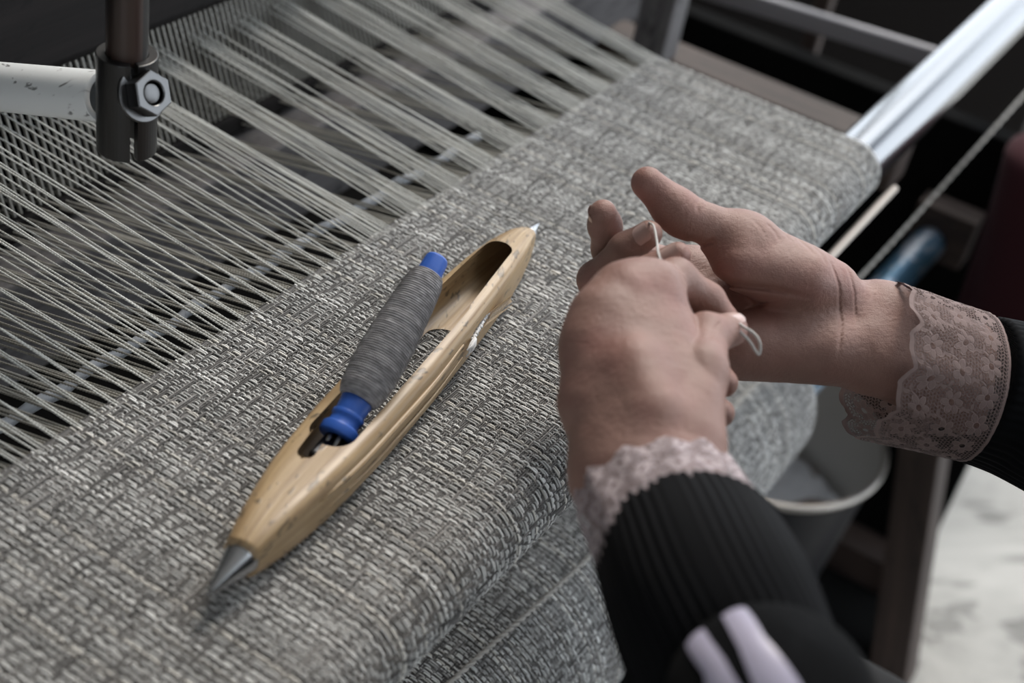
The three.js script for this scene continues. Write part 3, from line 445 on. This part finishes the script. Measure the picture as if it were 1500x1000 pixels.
  const nail = (a, b, up, r, w, l, sh = 0.2) => { const A = P(a), B = P(b), t = B.clone().sub(A).normalize(), n = up.clone().addScaledVector(t, -up.dot(t)).normalize(), s = new THREE.Vector3().crossVectors(t, n), rows = []; for (let i = 0; i <= 10; i++) { const q = i / 10, row = [], ww = w * (q < 0.25 ? Math.sqrt(1 - Math.pow(1 - q / 0.25, 2)) * 0.25 + 0.75 : 1) * (q > 0.85 ? 1 - 0.25 * Math.pow((q - 0.85) / 0.15, 2) : 1); for (let j = 0; j <= 10; j++) { const f = (j / 10 - 0.5) * 2, an = f * ww / r; row.push(B.clone().addScaledVector(t, (q - 0.72) * l).addScaledVector(s, Math.sin(an) * r).addScaledVector(n, Math.cos(an) * r * (1 - 0.06 * q) + 0.0002 - 0.0003 * Math.abs(f) ** 3)); } rows.push(row); } mesh('fingernail', skin(rows, false), nailMat, person); };
  const cam = AF.clone().negate(), upv = AD.clone().negate(), lf = AX.clone().negate();
  nail([917, 366, 0.749], [950, 343, 0.743], cam.clone().addScaledVector(upv, 0.25).addScaledVector(lf, 0.3), 0.0078, 0.0056, 0.0115);
  nail([950, 400, 0.733], [992, 374, 0.728], cam.clone().addScaledVector(upv, 0.35).addScaledVector(lf, 0.3), 0.0075, 0.0052, 0.0105);
  nail([886, 330, 0.762], [883, 313, 0.754], lf.clone().addScaledVector(upv, 0.1).addScaledVector(cam, 0.1), 0.0079, 0.0054, 0.011);
  nail([1034, 492, 0.684], [1071, 483, 0.700], upv.clone().addScaledVector(cam, 0.55), 0.0087, 0.0064, 0.012);
  // lace cuffs
  const cv = document.createElement('canvas'); cv.width = 1024; cv.height = 512; const g = cv.getContext('2d'); g.fillStyle = '#4a4a4a'; g.fillRect(0, 0, 1024, 512); g.strokeStyle = '#c4c4c4'; g.lineWidth = 5;
  for (let i = -2; i < 70; i++) { g.beginPath(); for (let y = 0; y <= 512; y += 8) g.lineTo(i * 16 + 5 * Math.sin(y / 16 * Math.PI), y); g.stroke(); } for (let j = 0; j < 33; j++) { g.beginPath(); g.moveTo(0, j * 16); g.lineTo(1024, j * 16 + 6); g.stroke(); }
  g.fillStyle = '#e2e2e2'; g.strokeStyle = '#ffffff'; const lr = RNG(19);
  const flower = (x, y, r, k) => { for (let i = 0; i < k; i++) { const a = i / k * 6.283 + x; g.lineWidth = 4; g.beginPath(); g.ellipse(x + Math.cos(a) * r * 0.62, y + Math.sin(a) * r * 0.62, r * 0.42, r * 0.27, a, 0, 6.3); g.fill(); g.stroke(); } g.fillStyle = '#404040'; g.beginPath(); g.arc(x, y, r * 0.26, 0, 6.3); g.fill(); g.fillStyle = '#e2e2e2'; g.lineWidth = 5; g.beginPath(); g.arc(x, y, r * 0.3, 0, 6.3); g.stroke(); };
  for (let i = 0; i < 8; i++) for (let j = 0; j < 3; j++) { const x = 64 + i * 128 + (j % 2) * 64, y = 96 + j * 150; for (const dx of [-1024, 0, 1024]) flower(x + dx, y, 50 + 6 * lr(), 6); g.lineWidth = 7; g.beginPath(); g.moveTo(x + 44, y + 20); g.bezierCurveTo(x + 80, y + 70, x + 20, y + 100, x + 70, y + 140); g.stroke(); for (let k = 0; k < 4; k++) { g.beginPath(); g.ellipse(x + 56 + 14 * Math.cos(k * 2), y + 50 + k * 22, 17, 8, k * 1.3, 0, 6.3); g.fill(); } }
  g.fillStyle = '#fff'; g.fillRect(0, 0, 1024, 14); g.fillRect(0, 488, 1024, 24);
  const laceT = new THREE.CanvasTexture(cv); laceT.wrapS = laceT.wrapT = THREE.RepeatWrapping;
  const laceMat = (c) => phys({ color: c, alphaMap: laceT, transparent: true, bumpMap: laceT, bumpScale: 0.0012, roughness: 0.9, side: THREE.DoubleSide, sheen: 0.3, sheenColor: lin(0.8, 0.7, 0.7) });
  // a cuff: rings from c0 to c1; sA, sB are the half axes in space at each end, scalloped at the c0 edge
  const cuff = (c0, c1, a0, b0, a1, b1, sc, n, mat, wig) => { const rows = [], N = 240, Mr = 24; for (let i = 0; i <= Mr; i++) { const t = i / Mr, row = []; for (let j = 0; j < N; j++) { const an = j / N * 6.2832, e = sc * Math.abs(Math.sin(an * n / 2)) * (1 - t) - sc * 0.35 * (1 - t) * noise(j * 0.3, 1, 1), tt = t - e, w = 1 + wig * (1 - t) * Math.sin(an * n + 1) + 0.03 * (noise(Math.cos(an) * 3 + 5, Math.sin(an) * 3 + 5, t * 3) - 0.5) + 0.012 * (noise(j * 0.55, i * 0.8, 2) - 0.5); row.push(c0.clone().lerp(c1, tt).addScaledVector(a0.clone().lerp(a1, tt), Math.cos(an) * w).addScaledVector(b0.clone().lerp(b1, tt), Math.sin(an) * w)); } rows.push(row); } return mesh('lace_cuff', skin(rows, true, (i, j) => [j / N * 2, i / Mr * 1.0]), mat, person); };
  {
    const c0 = P([1290, 528, 0.782]), c1 = P([1424, 566, 0.796]), up0 = P([1313, 414, 0.789]).sub(c0), up1 = P([1442, 456, 0.798]).sub(c1), ax = c1.clone().sub(c0).normalize();
    const side = (u) => new THREE.Vector3().crossVectors(u, ax).normalize().multiplyScalar(0.0345);
    tag(cuff(c0, c1, up0, side(up0), up1, side(up1), 0.10, 11, laceMat(lin(0.25, 0.18, 0.168)), 0.015), 'dusty brown lace cuff');
  }
  {
    const c0 = P([962, 722, 0.625]), c1 = P([1012, 815, 0.585]), ax = c1.clone().sub(c0).normalize(), s0 = AX.clone().addScaledVector(ax, -AX.dot(ax)).normalize(), u0 = new THREE.Vector3().crossVectors(s0, ax).normalize();
    tag(cuff(c0, c1, s0.clone().multiplyScalar(0.0365), u0.clone().multiplyScalar(0.029), s0.clone().multiplyScalar(0.039), u0.clone().multiplyScalar(0.034), 0.16, 12, laceMat(lin(0.50, 0.42, 0.44)), 0.035), 'pale pink ruffled lace cuff');
  }
  // cardigan: torso with two ribbed sleeves and satin stripes
  const knitT = tex(64, 256, (u, v) => 0.5 + 0.5 * Math.sin(v * 6.283 * 12), false), knit = phys({ color: lin(0.0045, 0.0048, 0.006), roughness: 0.85, specularIntensity: 0.25, bumpMap: tile(knitT, 0.05), bumpScale: 0.0005 });
  const curve = (pts, n) => { const c = new THREE.CatmullRomCurve3(pts.map((q) => q.p), false, 'centripetal'), out = [], rad = []; for (let i = 0; i <= n; i++) { const t = i / n, k = Math.min(pts.length - 2, Math.floor(t * (pts.length - 1))), f = t * (pts.length - 1) - k; out.push(c.getPoint(t)); const a = pts[k].r, b = pts[k + 1].r; rad.push([mix(a[0], b[0], f), mix(a[1], b[1], f)]); } return [out, rad]; };
  const torso = []; for (let i = 0; i <= 30; i++) { const t = i / 30, y = mix(-0.36, 0.20, t), w = mix(0.17, 0.19, Math.sin(t * 2.2)) * (t > 0.85 ? 1 - 0.9 * Math.pow((t - 0.85) / 0.15, 2) * 0.62 : 1), dpt = 0.115 * (t > 0.85 ? 1 - 0.5 * Math.pow((t - 0.85) / 0.15, 2) : 1), row = []; for (let j = 0; j < 64; j++) { const a = -j / 64 * 6.2832; row.push(V(0.02 + w * Math.cos(a), y, 0.60 + dpt * Math.sin(a))); } torso.push(row); }
  const cg = mesh('cardigan', skin(torso, true, (i, j) => [j / 64, i / 30 * 0.56], true), knit, person);
  const rib = (i, j) => 0.00035 * Math.sin(j / 260 * 6.2832 * 52);
  const sleeve = (pts) => { const [p, r] = curve(pts, 60); r[0] = [r[0][0] - 0.002, r[0][1] - 0.002]; mesh('sleeve', tube(p, r, 260, V(0.1, 1, 0.05), true, rib), knit, cg); };
  sleeve([{ p: P([1422, 566, 0.796]), r: [0.0355, 0.0425] }, { p: P([1500, 590, 0.806]), r: [0.039, 0.045] }, { p: V(0.125, 0.035, 0.36), r: [0.046, 0.050] }, { p: V(0.17, 0.04, 0.47), r: [0.058, 0.058] }, { p: V(0.18, 0.13, 0.57), r: [0.07, 0.07] }]);
  sleeve([{ p: P([1006, 795, 0.600]), r: [0.0405, 0.0365] }, { p: P([1046, 890, 0.560]), r: [0.0415, 0.040] }, { p: P([1085, 1000, 0.548]), r: [0.041, 0.040] }, { p: P([1120, 1120, 0.530]), r: [0.043, 0.043] }, { p: P([1330, 1370, 0.47]), r: [0.046, 0.046] }, { p: V(-0.17, 0.06, 0.52), r: [0.06, 0.06] }, { p: V(-0.10, 0.10, 0.58), r: [0.06, 0.06] }]);
  const eb = P([1128, 1042, 0.512]), er = 0.0385, fold = mesh('sleeve', new THREE.SphereGeometry(er, 48, 32), knit, cg); fold.position.copy(eb);
  // satin stripes laid over the fold of the left sleeve
  const satin = phys({ color: lin(0.50, 0.47, 0.60), roughness: 0.35, sheen: 0.6, sheenColor: lin(0.8, 0.75, 1) });
  for (const [x0, y0, x1, y1, w] of [[1086, 882, 1138, 1000, 0.0074], [996, 936, 1042, 1002, 0.0072]]) {
    const rows = [], n = 30; for (let i = 0; i <= n; i++) { const row = [], t = mix(-0.6, 1.4, i / n); for (let k = 0; k <= 8; k++) { const f = (k / 8 - 0.5) * 2, q = at(mix(x0, x1, t), mix(y0, y1, t), 0.477).sub(eb), s = AX.clone().multiplyScalar(0.91).addScaledVector(AD, -0.41); q.addScaledVector(s, f * w).addScaledVector(AF, t < 0 ? -t * 0.05 : 0); q.normalize().multiplyScalar(er + 0.0012 - 0.0006 * f * f); row.push(q.add(eb)); } rows.push(row); }
    const m = mesh('stripe', skin(rows, false), satin, cg); m.material.side = THREE.DoubleSide; tag(m, 'pale lilac satin stripe');
  }
  const trousers = std({ color: lin(0.008, 0.008, 0.009), roughness: 0.95 });
  const th = (a, b, r, s) => { const p = [], q = []; for (let i = 0; i <= 24; i++) { const t = i / 24; p.push(a.clone().lerp(b, t)); q.push(mix(r, s, t) * (t > 0.8 ? Math.sqrt(1 - Math.pow((t - 0.8) / 0.2, 2) * 0.96) : 1)); } return tube(p, q, 48); };
  mesh('trousers', mergeGeometries([th(V(-0.09, -0.30, 0.58), V(-0.10, -0.15, 0.19), 0.085, 0.060), th(V(0.13, -0.345, 0.58), V(0.19, -0.362, 0.17), 0.085, 0.072), tube([V(-0.10, -0.18, 0.215), V(-0.09, FLOOR + 0.06, 0.26)], [0.058, 0.045], 40), tube([V(0.19, -0.375, 0.21), V(0.20, FLOOR + 0.06, 0.24)], [0.058, 0.045], 40)]), trousers, person);
  // the thread she ties
  const tm = std({ color: lin(0.62, 0.60, 0.58), roughness: 0.8 }), sm = (a, r) => tube(new THREE.CatmullRomCurve3(a.map(P)).getPoints(40), r, 8);
  tag(mesh('thread', sm([[951, 326, 0.738], [957, 330, 0.731], [962, 352, 0.714], [967, 379, 0.692], [980, 405, 0.69]], 0.0006), tm, scene), 'fine pale thread held taut between the fingers of both hands', 'thread');
  tag(mesh('thread_end', sm([[1066, 462, 0.70], [1088, 478, 0.69], [1104, 488, 0.69], [1113, 502, 0.69], [1112, 519, 0.692], [1108, 516, 0.691], [1098, 500, 0.69], [1086, 488, 0.69], [1070, 474, 0.70]], 0.0007), tm, scene), 'short loop of thread sticking out past the thumb tip', 'thread');
}
renderer.render(scene, camera);
